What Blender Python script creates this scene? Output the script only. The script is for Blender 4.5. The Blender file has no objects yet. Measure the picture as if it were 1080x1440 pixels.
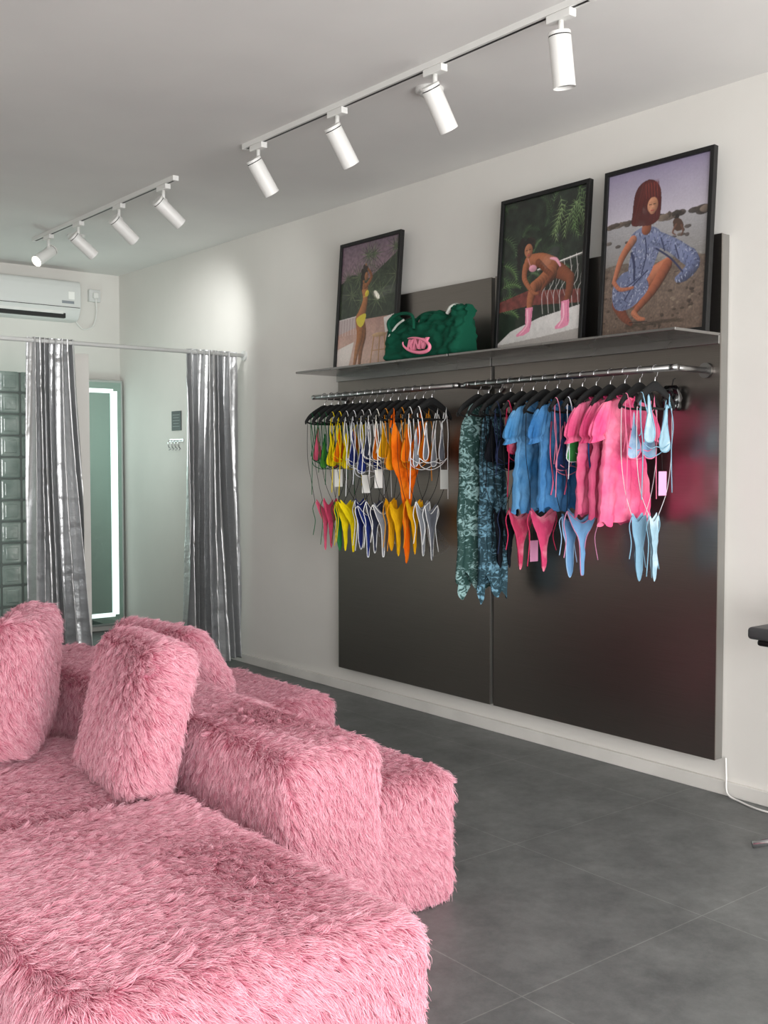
import bpy, bmesh, math, random
import numpy as np
from mathutils import Vector, Matrix, kdtree
random.seed(3); np.random.seed(3)
scene=bpy.context.scene
scene.view_settings.view_transform='Standard'
COL=scene.collection
D=3.93; H=2.97; YB=8.42

# ---------------------------------------------------------------- materials
def srgb(h):
    h=h.lstrip('#'); c=[int(h[i:i+2],16)/255 for i in (0,2,4)]
    return tuple(((x/12.92) if x<=.04045 else ((x+.055)/1.055)**2.4) for x in c)+(1,)
def mat(name,col,rough=.6,metal=0.,noise=None,bump=None,emit=None,spec=None,coat=0,trans=0,bscale=None,sheen=0):
    m=bpy.data.materials.new(name); m.use_nodes=True
    nt=m.node_tree; b=nt.nodes['Principled BSDF']
    c=srgb(col) if isinstance(col,str) else col
    b.inputs['Base Color'].default_value=c
    b.inputs['Roughness'].default_value=rough; b.inputs['Metallic'].default_value=metal
    if spec is not None: b.inputs['Specular IOR Level'].default_value=spec
    if sheen: b.inputs['Sheen Weight'].default_value=sheen
    if coat: b.inputs['Coat Weight'].default_value=coat; b.inputs['Coat Roughness'].default_value=.04
    if trans: b.inputs['Transmission Weight'].default_value=trans
    tc=nt.nodes.new('ShaderNodeTexCoord')
    if noise:
        n=nt.nodes.new('ShaderNodeTexNoise'); n.inputs['Scale'].default_value=noise[0]; n.inputs['Detail'].default_value=5
        nt.links.new(tc.outputs['Object'],n.inputs['Vector'])
        r=nt.nodes.new('ShaderNodeValToRGB'); r.color_ramp.elements[0].position=noise[2]; r.color_ramp.elements[1].position=noise[3]
        r.color_ramp.elements[0].color=c; r.color_ramp.elements[1].color=srgb(noise[1])
        nt.links.new(n.outputs['Fac'],r.inputs['Fac']); nt.links.new(r.outputs['Color'],b.inputs['Base Color'])
    if bump:
        n=nt.nodes.new('ShaderNodeTexNoise'); n.inputs['Scale'].default_value=bump[0]; n.inputs['Detail'].default_value=4
        if bscale:
            mp=nt.nodes.new('ShaderNodeMapping'); mp.inputs['Scale'].default_value=bscale; nt.links.new(tc.outputs['Object'],mp.inputs['Vector']); nt.links.new(mp.outputs['Vector'],n.inputs['Vector'])
        else: nt.links.new(tc.outputs['Object'],n.inputs['Vector'])
        bp=nt.nodes.new('ShaderNodeBump'); bp.inputs['Strength'].default_value=bump[1]; bp.inputs['Distance'].default_value=bump[2]
        nt.links.new(n.outputs['Fac'],bp.inputs['Height']); nt.links.new(bp.outputs['Normal'],b.inputs['Normal'])
    if emit:
        b.inputs['Emission Color'].default_value=srgb(emit[0]); b.inputs['Emission Strength'].default_value=emit[1]
    return m
M={}
M['wall']=mat('wall_paint','#dedbd6',.75,noise=(1.3,'#d6d3ce',.35,.7),bump=(60,.08,.002))
M['ceil']=mat('ceiling_paint','#e8e6e3',.85,noise=(1.1,'#dcdad8',.3,.75),bump=(5,.15,.01))
M['base']=mat('baseboard_paint','#d8d5d0',.7,noise=(3,'#cbc8c3',.4,.7))
M['white']=mat('white_enamel','#e2e1de',.4)
M['offwhite']=mat('off_white_plastic','#d4d5d3',.45)
M['black']=mat('black_satin','#0b0b0c',.4)
M['velvet']=mat('black_velvet','#0a0a0b',.8,bump=(200,.2,.001))
M['chrome']=mat('chrome','#d5d5d8',.18,1.)
M['steelpipe']=mat('steel_pipe','#9a9998',.3,1.)
M['lens']=mat('lamp_lens','#ffffff',.3,emit=('#fff4e4',9))
M['lensoff']=mat('lamp_lens_dark','#6a6a6a',.2)
M['darkhole']=mat('dark_baffle','#1a1a1a',.5)
M['led']=mat('led_strip','#ffffff',.3,emit=('#e2fbf4',1.0))
M['mirror']=mat('mirror_glass','#b2c9c2',.03,1.)
M['silverframe']=mat('mirror_frame','#c9cfcd',.3,.8)

def steel(name,c0,c1,r0,r1,scale=(3,1.2,160)):
    m=bpy.data.materials.new(name); m.use_nodes=True; nt=m.node_tree; b=nt.nodes['Principled BSDF']
    tc=nt.nodes.new('ShaderNodeTexCoord'); mp=nt.nodes.new('ShaderNodeMapping'); mp.inputs['Scale'].default_value=scale
    n=nt.nodes.new('ShaderNodeTexNoise'); n.inputs['Scale'].default_value=3; n.inputs['Detail'].default_value=6
    nt.links.new(tc.outputs['Object'],mp.inputs['Vector']); nt.links.new(mp.outputs['Vector'],n.inputs['Vector'])
    r=nt.nodes.new('ShaderNodeValToRGB'); r.color_ramp.elements[0].color=srgb(c0); r.color_ramp.elements[1].color=srgb(c1)
    nt.links.new(n.outputs['Fac'],r.inputs['Fac']); nt.links.new(r.outputs['Color'],b.inputs['Base Color'])
    b.inputs['Metallic'].default_value=.97
    n2=nt.nodes.new('ShaderNodeTexNoise'); n2.inputs['Scale'].default_value=1.6; nt.links.new(tc.outputs['Object'],n2.inputs['Vector'])
    mr=nt.nodes.new('ShaderNodeMapRange'); mr.inputs['To Min'].default_value=r0; mr.inputs['To Max'].default_value=r1
    nt.links.new(n2.outputs['Fac'],mr.inputs['Value']); nt.links.new(mr.outputs['Result'],b.inputs['Roughness'])
    bp=nt.nodes.new('ShaderNodeBump'); bp.inputs['Strength'].default_value=.15; bp.inputs['Distance'].default_value=.001
    nt.links.new(n.outputs['Fac'],bp.inputs['Height']); nt.links.new(bp.outputs['Normal'],b.inputs['Normal'])
    return m
M['steel']=steel('brushed_dark_steel','#817b76','#938d88',.25,.33)
M['shelfsteel']=steel('brushed_shelf_steel','#8f8d8b','#a5a3a1',.22,.32,(60,1.5,20))
M['steeledge']=mat('steel_edge','#8d8b87',.4,.6)

def floor_mat():
    m=bpy.data.materials.new('grey_floor_tiles'); m.use_nodes=True; nt=m.node_tree; b=nt.nodes['Principled BSDF']
    tc=nt.nodes.new('ShaderNodeTexCoord'); mp=nt.nodes.new('ShaderNodeMapping'); mp.inputs['Location'].default_value=(-.04,.2,0)
    nt.links.new(tc.outputs['Object'],mp.inputs['Vector'])
    br=nt.nodes.new('ShaderNodeTexBrick'); br.offset=0; br.inputs['Scale'].default_value=1
    br.inputs['Brick Width'].default_value=.8; br.inputs['Row Height'].default_value=.8; br.inputs['Mortar Size'].default_value=.002; br.inputs['Mortar Smooth'].default_value=.1
    br.inputs['Color1'].default_value=(1,1,1,1); br.inputs['Color2'].default_value=(.92,.92,.92,1); br.inputs['Mortar'].default_value=(1.5,1.5,1.45,1)
    nt.links.new(mp.outputs['Vector'],br.inputs['Vector'])
    n=nt.nodes.new('ShaderNodeTexNoise'); n.inputs['Scale'].default_value=4.5; n.inputs['Detail'].default_value=12; n.inputs['Roughness'].default_value=.78
    nt.links.new(tc.outputs['Object'],n.inputs['Vector'])
    r=nt.nodes.new('ShaderNodeValToRGB'); r.color_ramp.elements[0].position=.32; r.color_ramp.elements[1].position=.70
    r.color_ramp.elements[0].color=srgb('#515353'); r.color_ramp.elements[1].color=srgb('#767877')
    nt.links.new(n.outputs['Fac'],r.inputs['Fac'])
    mx=nt.nodes.new('ShaderNodeMix'); mx.data_type='RGBA'; mx.blend_type='MULTIPLY'; mx.inputs['Factor'].default_value=1
    nt.links.new(r.outputs['Color'],mx.inputs['A']); nt.links.new(br.outputs['Color'],mx.inputs['B']); nt.links.new(mx.outputs['Result'],b.inputs['Base Color'])
    b.inputs['Roughness'].default_value=.48
    bp=nt.nodes.new('ShaderNodeBump'); bp.inputs['Strength'].default_value=.2; bp.inputs['Distance'].default_value=.003
    nt.links.new(n.outputs['Fac'],bp.inputs['Height']); nt.links.new(bp.outputs['Normal'],b.inputs['Normal'])
    return m
M['floor']=floor_mat()

# ---------------------------------------------------------------- mesh helpers
def obj(name,me,m=None,parent=None,loc=(0,0,0),smooth=False,**props):
    o=bpy.data.objects.new(name,me); COL.objects.link(o); o.location=loc
    if m is not None and me is not None:
        me.materials.append(M[m] if isinstance(m,str) else m)
    if me is not None and smooth and hasattr(me,'polygons'):
        me.polygons.foreach_set('use_smooth',[True]*len(me.polygons))
    if parent: o.parent=parent
    for k,v in props.items(): o[k]=v
    return o
def pmesh(name,vs,fs):
    me=bpy.data.meshes.new(name); me.from_pydata([tuple(map(float,v)) for v in vs],[],[tuple(map(int,f)) for f in fs]); me.update(); return me
class Geo:
    def __init__(s): s.v=[]; s.f=[]
    def add(s,vs,fs):
        o=len(s.v); s.v+= [tuple(v) for v in vs]; s.f+=[tuple(i+o for i in f) for f in fs]; return s
    def mesh(s,name): return pmesh(name,s.v,s.f)
def bm_geo(bm):
    bm.verts.index_update(); vs=[tuple(v.co) for v in bm.verts]; fs=[tuple(v.index for v in f.verts) for f in bm.faces]; bm.free(); return vs,fs
def boxg(c,s,bev=0,seg=2,rot=None):
    bm=bmesh.new(); bmesh.ops.create_cube(bm,size=1)
    for v in bm.verts: v.co=Vector((v.co.x*s[0],v.co.y*s[1],v.co.z*s[2]))
    if bev: bmesh.ops.bevel(bm,geom=bm.edges[:],offset=bev,segments=seg,profile=.5,affect='EDGES')
    for v in bm.verts:
        if rot is not None: v.co=rot@v.co
        v.co+=Vector(c)
    return bm_geo(bm)
def tubeg(pts,r,n=8,caps=True):
    P=[Vector(p) for p in pts]; rs=r if isinstance(r,(list,tuple)) else [r]*len(P)
    vs=[];fs=[]; up=None
    for i,p in enumerate(P):
        t=(P[min(i+1,len(P)-1)]-P[max(i-1,0)]).normalized()
        if up is None:
            up=Vector((0,0,1)) if abs(t.z)<.9 else Vector((1,0,0))
        a=(up-t*up.dot(t)); 
        if a.length<1e-4: a=t.orthogonal()
        a.normalize(); b=t.cross(a); up=a
        for k in range(n):
            an=2*math.pi*k/n; vs.append(p+(a*math.cos(an)+b*math.sin(an))*rs[i])
    for i in range(len(P)-1):
        for k in range(n):
            k2=(k+1)%n; fs.append((i*n+k,i*n+k2,(i+1)*n+k2,(i+1)*n+k))
    if caps: fs.append(tuple(range(n-1,-1,-1))); fs.append(tuple((len(P)-1)*n+k for k in range(n)))
    return [tuple(v) for v in vs],fs
def smooth_pts(pts,k=5,closed=False):
    P=[np.array(p,float) for p in pts]; n=len(P); out=[]
    rng=range(n) if closed else range(n-1)
    for i in rng:
        if closed: p0,p1,p2,p3=P[(i-1)%n],P[i],P[(i+1)%n],P[(i+2)%n]
        else: p0,p1,p2,p3=P[max(i-1,0)],P[i],P[i+1],P[min(i+2,n-1)]
        for j in range(k):
            t=j/k; out.append(.5*((2*p1)+(-p0+p2)*t+(2*p0-5*p1+4*p2-p3)*t*t+(-p0+3*p1-3*p2+p3)*t**3))
    if not closed: out.append(P[-1])
    return out
def empty(name,loc,**p):
    o=bpy.data.objects.new(name,None); COL.objects.link(o); o.location=loc; o.empty_display_size=.05
    for k,v in p.items(): o[k]=v
    return o
def struct(name,c,s,m,bev=0):
    return obj(name,pmesh(name,*boxg((0,0,0),s,bev)),m,loc=c,kind='structure')

# ---------------------------------------------------------------- room
XL=-3.2; YF=-2.6
struct('floor',((XL+D)/2,(YF+YB)/2,-.05),(D-XL+.4,YB-YF+.4,.1),'floor')
struct('ceiling',((XL+D)/2,(YF+YB)/2,H+.05),(D-XL+.4,YB-YF+.4,.1),'ceil')
struct('wall_right',(D+.1,(YF+YB)/2,H/2),(.2,YB-YF+.4,H),'wall')
struct('wall_back',((XL+D)/2,YB+.1,H/2),(D-XL,.2,H),'wall')
struct('wall_left',(XL-.1,(YF+YB)/2,H/2),(.2,YB-YF+.4,H),'wall')
struct('baseboard_right',(D-.010,(YF+YB)/2,.03),(.020,YB-YF,.06),'base',.003)
struct('baseboard_back',((XL+D)/2,YB-.012,.03),(D-XL,.024,.06),'base',.003)
g=Geo()
for x in np.linspace(XL+.04,D-.04,5): g.add(*boxg((x,YF,H/2),(.07,.08,H)))
g.add(*boxg(((XL+D)/2,YF,.06),(D-XL,.08,.12))); g.add(*boxg(((XL+D)/2,YF,H-.06),(D-XL,.08,.12)))
obj('window_1',g.mesh('window_1'),'black',kind='structure')

# ---------------------------------------------------------------- steel panels, shelves, rails
XP=3.87
for (y0,y1) in ((2.585,3.905),(3.93,5.25)):
    e=empty('display_board',(XP,(y0+y1)/2,.15),label='tall dark brushed steel board mounted on the white wall',category='display board',group='steel display boards')
    obj('steel_face',pmesh('steel_face',*boxg((.005,0,1.10),(.007,y1-y0,2.20),.001)),'steel',e)
    obj('core',pmesh('core',*boxg((.0325,0,1.10),(.048,y1-y0-.002,2.198),.001)),'steeledge',e)
SZ=1.935
for (y0,y1) in ((2.585,3.912),(3.922,5.25)):
    g=Geo(); g.add(*boxg((-.155,0,0),(.31,y1-y0,.012),.002)); g.add(*boxg((-.006,0,-.02),(.012,y1-y0,.04),.002))
    obj('steel_shelf',g.mesh('steel_shelf'),'shelfsteel',loc=(XP,(y0+y1)/2,SZ),label='thin brushed steel wall shelf above the clothes rail',category='shelf',group='steel shelves')
RX=3.645; RZ=1.79
for (y0,y1) in ((2.65,3.86),(3.95,5.17)):
    e=empty('clothes_rail',(XP,(y0+y1)/2,RZ),label='round steel clothes rail fixed to the panel below the shelf',category='clothes rail',group='clothes rails')
    h=(y1-y0)/2; L=RX-XP
    obj('bar',pmesh('bar',*tubeg([(L,-h-.02,0),(L,h+.02,0)],.0145,16)),'steelpipe',e,smooth=True)
    for s in (-1,1):
        obj('bracket',pmesh('bracket',*tubeg([(L-.016,s*h,0),(-.003,s*h,0)],.0125,14)),'steelpipe',e,smooth=True)
        obj('flange',pmesh('flange',*tubeg([(-.012,s*h,0),(0,s*h,0)],.032,20)),'steelpipe',e)

# ---------------------------------------------------------------- curtains
M['curtain']=mat('silver_fabric','#c6c7c8',.36,.80,bump=(13,.6,.010),bscale=(1.,1.,1.6))
CY=6.42; CZ=2.15
e=empty('curtain_rod',(D,CY,CZ),label='slim white metal curtain rod across the fitting room',category='curtain rod')
obj('rod',pmesh('rod',*tubeg([(-4.5,0,0),(0,0,0)],.0135,14)),'offwhite',e,smooth=True)
obj('wall_flange',pmesh('fl',*tubeg([(-.015,0,0),(0,0,0)],.035,18)),'offwhite',e,smooth=False)
def curtain(xt0,xt1,xb0,xb1,nf,seed,lab):
    rs=np.random.RandomState(seed); NS=380; NZ=200; ph=rs.rand(60)*6.28; zt=CZ+.02; zb=.035
    T,S=np.meshgrid(np.linspace(0,1,NZ+1),np.linspace(0,1,NS+1),indexing='ij')
    w=S*nf+.45*np.sin(1.9*T+ph[0]+3.2*S)*T+.30*np.sin(6.3*S+ph[1]+1.6*T)+.20*np.sin(11*S-2.6*T+ph[2])+.06*np.sin(9*T+ph[8]+6*S)*T
    Wd=np.minimum(1,T*1.8)
    A=.018+.018*Wd+.012*np.sin(4*S+ph[3]+3*T)*Wd+.012*T
    y=A*np.sin(2*np.pi*w)+.32*A*np.sin(2*np.pi*w*1.8+ph[4]+2.4*T)
    fl=T**1.6
    x0=xt0+(xb0-xt0)*fl; x1=xt1+(xb1-xt1)*fl
    x=x0+(x1-x0)*S+.008*np.sin(4*np.pi*w+ph[5])*(1-2*np.abs(S-.5))+.010*np.sin(6*T+ph[6]+4*S)*T
    c=np.zeros_like(T)
    for k in range(46):
        s0,t0=rs.rand(),rs.rand(); an=rs.uniform(-1.1,1.1); ds=(S-s0)*.40; dt=(T-t0)*2.1
        u=ds*math.cos(an)+dt*math.sin(an); v=-ds*math.sin(an)+dt*math.cos(an)
        c+=rs.uniform(.4,1.1)*np.exp(-(u/.08)**2)*np.exp(-np.abs(v)/.013)
    y+=.0075*c
    for k in range(6):
        a=rs.uniform(-1,1)*16; b=rs.uniform(10,36)
        y+=.0014*(1-2*np.abs(np.sin(a*S+b*T*.5+1.5*np.sin(4*T+ph[30+k])+ph[k])))*rs.uniform(.4,1)*Wd
    z=zt+(zb-zt)*T; z[-1]+=.015*np.sin(9*S[-1]+ph[7])
    cx=(xt0+xt1)/2
    vs=np.stack([x-cx,y,z],-1).reshape(-1,3)
    idx=np.arange((NS+1)*(NZ+1)).reshape(NZ+1,NS+1)
    q=np.stack([idx[:-1,:-1],idx[:-1,1:],idx[1:,1:],idx[1:,:-1]],-1).reshape(-1,4)
    return obj('curtain',pmesh('curtain',vs,q),'curtain',loc=(cx,CY,0),smooth=True,label=lab,category='curtain',group='silver fitting room curtains')
curtain(3.47,3.86,3.46,3.90,9,4,'shiny silver fabric curtain bunched up against the wall')
curtain(2.39,2.70,2.38,2.80,8,9,'shiny silver fabric curtain gathered beside the glass block partition')

# ---------------------------------------------------------------- fitting room
M['gblock']=mat('glass_block','#b3c6bf',.12,.0,bump=(9,.5,.010),spec=.9,noise=(8,'#8ba199',.35,.7))
M['mortar']=mat('block_joint','#77837f',.6)
PY=7.15
e=empty('glass_block_partition',(2.1,PY,0),label='partition of square greenish glass blocks with grey joints',category='glass block wall')
obj('joint_core',pmesh('c',*boxg((0,0,1.0),(1.3,.076,2.02))),'mortar',e)
g=Geo()
for i in range(9):
    for j in range(14):
        cx,cz=-.575+i*.1435,.08+j*.1435
        g.add(*boxg((cx,0,cz),(.136,.088,.136),.014,3))
        g.add(*boxg((cx,-.043,cz),(.086,.012,.086),.005,2))
obj('glass_blocks',g.mesh('gb'),'gblock',e,kind='stuff')
struct('trim_1',(2.93,PY,1.08),(.30,.12,2.16),'wall',.004)
e=empty('illuminated_mirror',(3.55,8.33,.06),label='tall mirror with glowing white LED border standing in the corner',category='mirror')
obj('mirror_frame',pmesh('f',*boxg((0,.02,1.01),(.72,.04,2.04),.006)),'silverframe',e)
obj('mirror_glass',pmesh('m',*boxg((0,-.004,1.01),(.68,.006,2.0))),'mirror',e)
g=Geo() 
for sx in (-.275,.275): g.add(*boxg((sx,-.010,1.01),(.060,.006,1.86),.002))
for sz in (.08,1.94): g.add(*boxg((0,-.010,sz),(.54,.006,.035),.002))
obj('led_border',g.mesh('led'),'led',e)
e=empty('wall_sign',(D,7.42,1.73),label='small square dark grey notice plate on the wall',category='sign')
obj('plate',pmesh('p',*boxg((-.004,0,0),(.008,.15,.15),.002)),mat('sign_grey','#4a4f50',.5),e)
g=Geo()
for k in range(5): g.add(*boxg((-.0085,0,.045-.022*k),(.001,.09 if k%2 else .11,.005)))
obj('print_lines',g.mesh('l'),mat('sign_line','#8a9090',.6),e)
e=empty('coat_hook_rack',(D,7.42,1.56),label='small chrome wall rack with four coat hooks',category='coat hooks')
obj('rail',pmesh('r',*boxg((-.004,0,.02),(.008,.22,.022),.002)),'chrome',e)
for k in range(4):
    y=-.08+k*.053
    pts=smooth_pts([(-.006,y,.02),(-.035,y,.012),(-.03,y,-.03),(-.012,y,-.045),(-.03,y,-.055)],4)
    obj('hook',pmesh('h',*tubeg(pts,.004,8)),'chrome',e,smooth=True)

# ---------------------------------------------------------------- air conditioner
ax,az=3.07,2.70
e=empty('air_conditioner',(ax,YB,az),label='white wall-mounted split air conditioner below the ceiling',category='air conditioner')
prof=[(0,.155),(-.15,.155),(-.195,.13),(-.205,.03),(-.20,-.06),(-.165,-.125),(-.12,-.155),(0,-.155)]
prof=smooth_pts([(0,p[0],p[1]) for p in prof],3)
n=len(prof); vs=[]
for sx in (-.44,-.435,.435,.44):
    sc=.97 if abs(sx)>.437 else 1
    for p in prof: vs.append((sx,p[1]*sc,p[2]*sc))
fs=[]
for r in range(3):
    for k in range(n): fs.append((r*n+k,r*n+(k+1)%n,(r+1)*n+(k+1)%n,(r+1)*n+k))
fs.append(tuple(range(n))); fs.append(tuple(range(4*n-1,3*n-1,-1)))
obj('housing',pmesh('ac',vs,fs),'offwhite',e)
obj('louver',pmesh('lv',*boxg((-.05,-.183,-.100),(.70,.012,.026),.004)),'white',e)
obj('air_slot',pmesh('sl',*boxg((-.05,-.156,-.124),(.74,.05,.040),.004)),'darkhole',e)
obj('panel_line',pmesh('pl',*boxg((0,-.202,-.058),(.86,.006,.004))),'darkhole',e)
obj('display_strip',pmesh('d',*boxg((.33,-.206,-.02),(.10,.003,.022),.001)),mat('sticker_grey','#8a9096',.4),e)
obj('energy_sticker',pmesh('d',*boxg((.36,-.205,.035),(.05,.003,.06),.001)),mat('sticker_white','#f4f4f0',.4),e)
e=empty('electrical_socket',(3.70,YB,2.78),label='white wall socket box with cable near the air conditioner',category='socket')
obj('box',pmesh('b',*boxg((0,-.02,0),(.10,.04,.10),.006)),'offwhite',e)
obj('plug',pmesh('b',*boxg((.0,-.05,0),(.045,.03,.05),.008)),'white',e)
obj('cable',pmesh('cb',*tubeg(smooth_pts([(.0,-.05,-.02),(.01,-.04,-.14),(-.02,-.03,-.25),(-.10,-.02,-.28),(-.17,-.03,-.22)],6),.006,8)),'white',e,smooth=True)

# ---------------------------------------------------------------- track lights
TX=2.815
def track(y0,y1):
    e=empty('ceiling_light_track',(TX,(y0+y1)/2,H),label='white ceiling track rail carrying spotlights',category='light track',group='ceiling light tracks')
    L=y1-y0
    for sx in (-.0125,.0125): obj('rail_side',pmesh('r',*boxg((sx,0,-.012),(.011,L,.024))),'white',e)
    obj('slot',pmesh('s',*boxg((0,0,-.012),(.015,L-.004,.023))),'darkhole',e)
    for s in (-1,1): obj('end_cap',pmesh('c',*boxg((0,s*(L/2+.008),-.013),(.036,.018,.027),.002)),'white',e)
track(2.40,4.57); track(5.32,7.36)
def spot(y,dr,rad,on,L=.185):
    d=Vector(dr).normalized()
    e=empty('track_spotlight',(TX,y,H-.024),label='white cylindrical spotlight '+('switched on, ' if on else '')+'clipped to the ceiling track',category='spotlight',group='track spotlights')
    obj('adapter',pmesh('a',*boxg((0,0,-.014),(.034,.11,.028),.003)),'white',e)
    obj('stem',pmesh('s',*tubeg([(0,0,-.025),(0,0,-.10)],.010,14)),'white',e,smooth=True)
    piv=Vector((0,0,-.118)); a=piv-d*(L*.28); b=piv+d*(L*.72)
    obj('swivel',pmesh('k',*tubeg([(0,-.02,-.09),(0,.02,-.09)],.017,14)),'white',e,smooth=True)
    g=Geo(); g.add(*tubeg([a+d*.016,a+d*.018,b],[rad*.98,rad,rad],32,caps=False))
    g.add(*tubeg([b,b-d*.012],[rad,rad*.86],32,caps=False))
    obj('lamp_housing',g.mesh('h'),'white',e,smooth=True)
    obj('ring_gap',pmesh('bc',*tubeg([a+d*.010,a+d*.018],rad*.94,28)),'darkhole',e)
    obj('back_cap',pmesh('bc',*tubeg([a,a+d*.002,a+d*.012],[rad*.95,rad,rad],28)),'white',e)
    obj('lens',pmesh('ln',*tubeg([b-d*.014,b-d*.011],rad*.87,28)),'lens' if on else 'lensoff',e)
    return Vector((TX,y,H-.024))+b,d
for y,dr,on in ((2.526,(.03,.0,-.19),0),(3.176,(.115,0,-.17),0),(3.82,(.12,0,-.17),0),(4.465,(.115,0,-.16),0)):
    spot(y,dr,.039,on)
beams=[]
for y,dr,on in ((5.45,(.17,0,-.13),1),(6.02,(.17,.02,-.13),1),(6.62,(.17,.0,-.13),0),(7.12,(-.15,-.06,-.11),1)):
    r=spot(y,dr,.037,on)
    if on: beams.append(r)
for (b,d),en,dd,sz in zip(beams,(7,62,8),((.8,.5,-.25),(.95,.85,-.42),(-.15,-.06,-.13)),(75,58,75)):
    l=bpy.data.lights.new('spotlight_bulb','SPOT'); l.energy=en; l.spot_size=math.radians(sz); l.spot_blend=1; l.color=(.98,1,.98); l.shadow_soft_size=.05
    o=bpy.data.objects.new('spotlight_bulb',l); COL.objects.link(o); o.location=b+d*.01; o.rotation_euler=Vector(dd).to_track_quat('-Z','Y').to_euler()
for (x,y) in ((3.0,3.42),(3.0,7.1)):
    e=empty('smoke_detector',(x,y,H),label='small round white ceiling detector',category='smoke detector',group='ceiling detectors')
    obj('base',pmesh('b',*tubeg([(0,0,0),(0,0,-.012),(0,0,-.016)],[.06,.06,.055],28)),'white',e)
    obj('dome',pmesh('b',*tubeg([(0,0,-.015),(0,0,-.028),(0,0,-.034)],[.042,.038,.02],28)),'offwhite',e,smooth=True)

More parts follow.
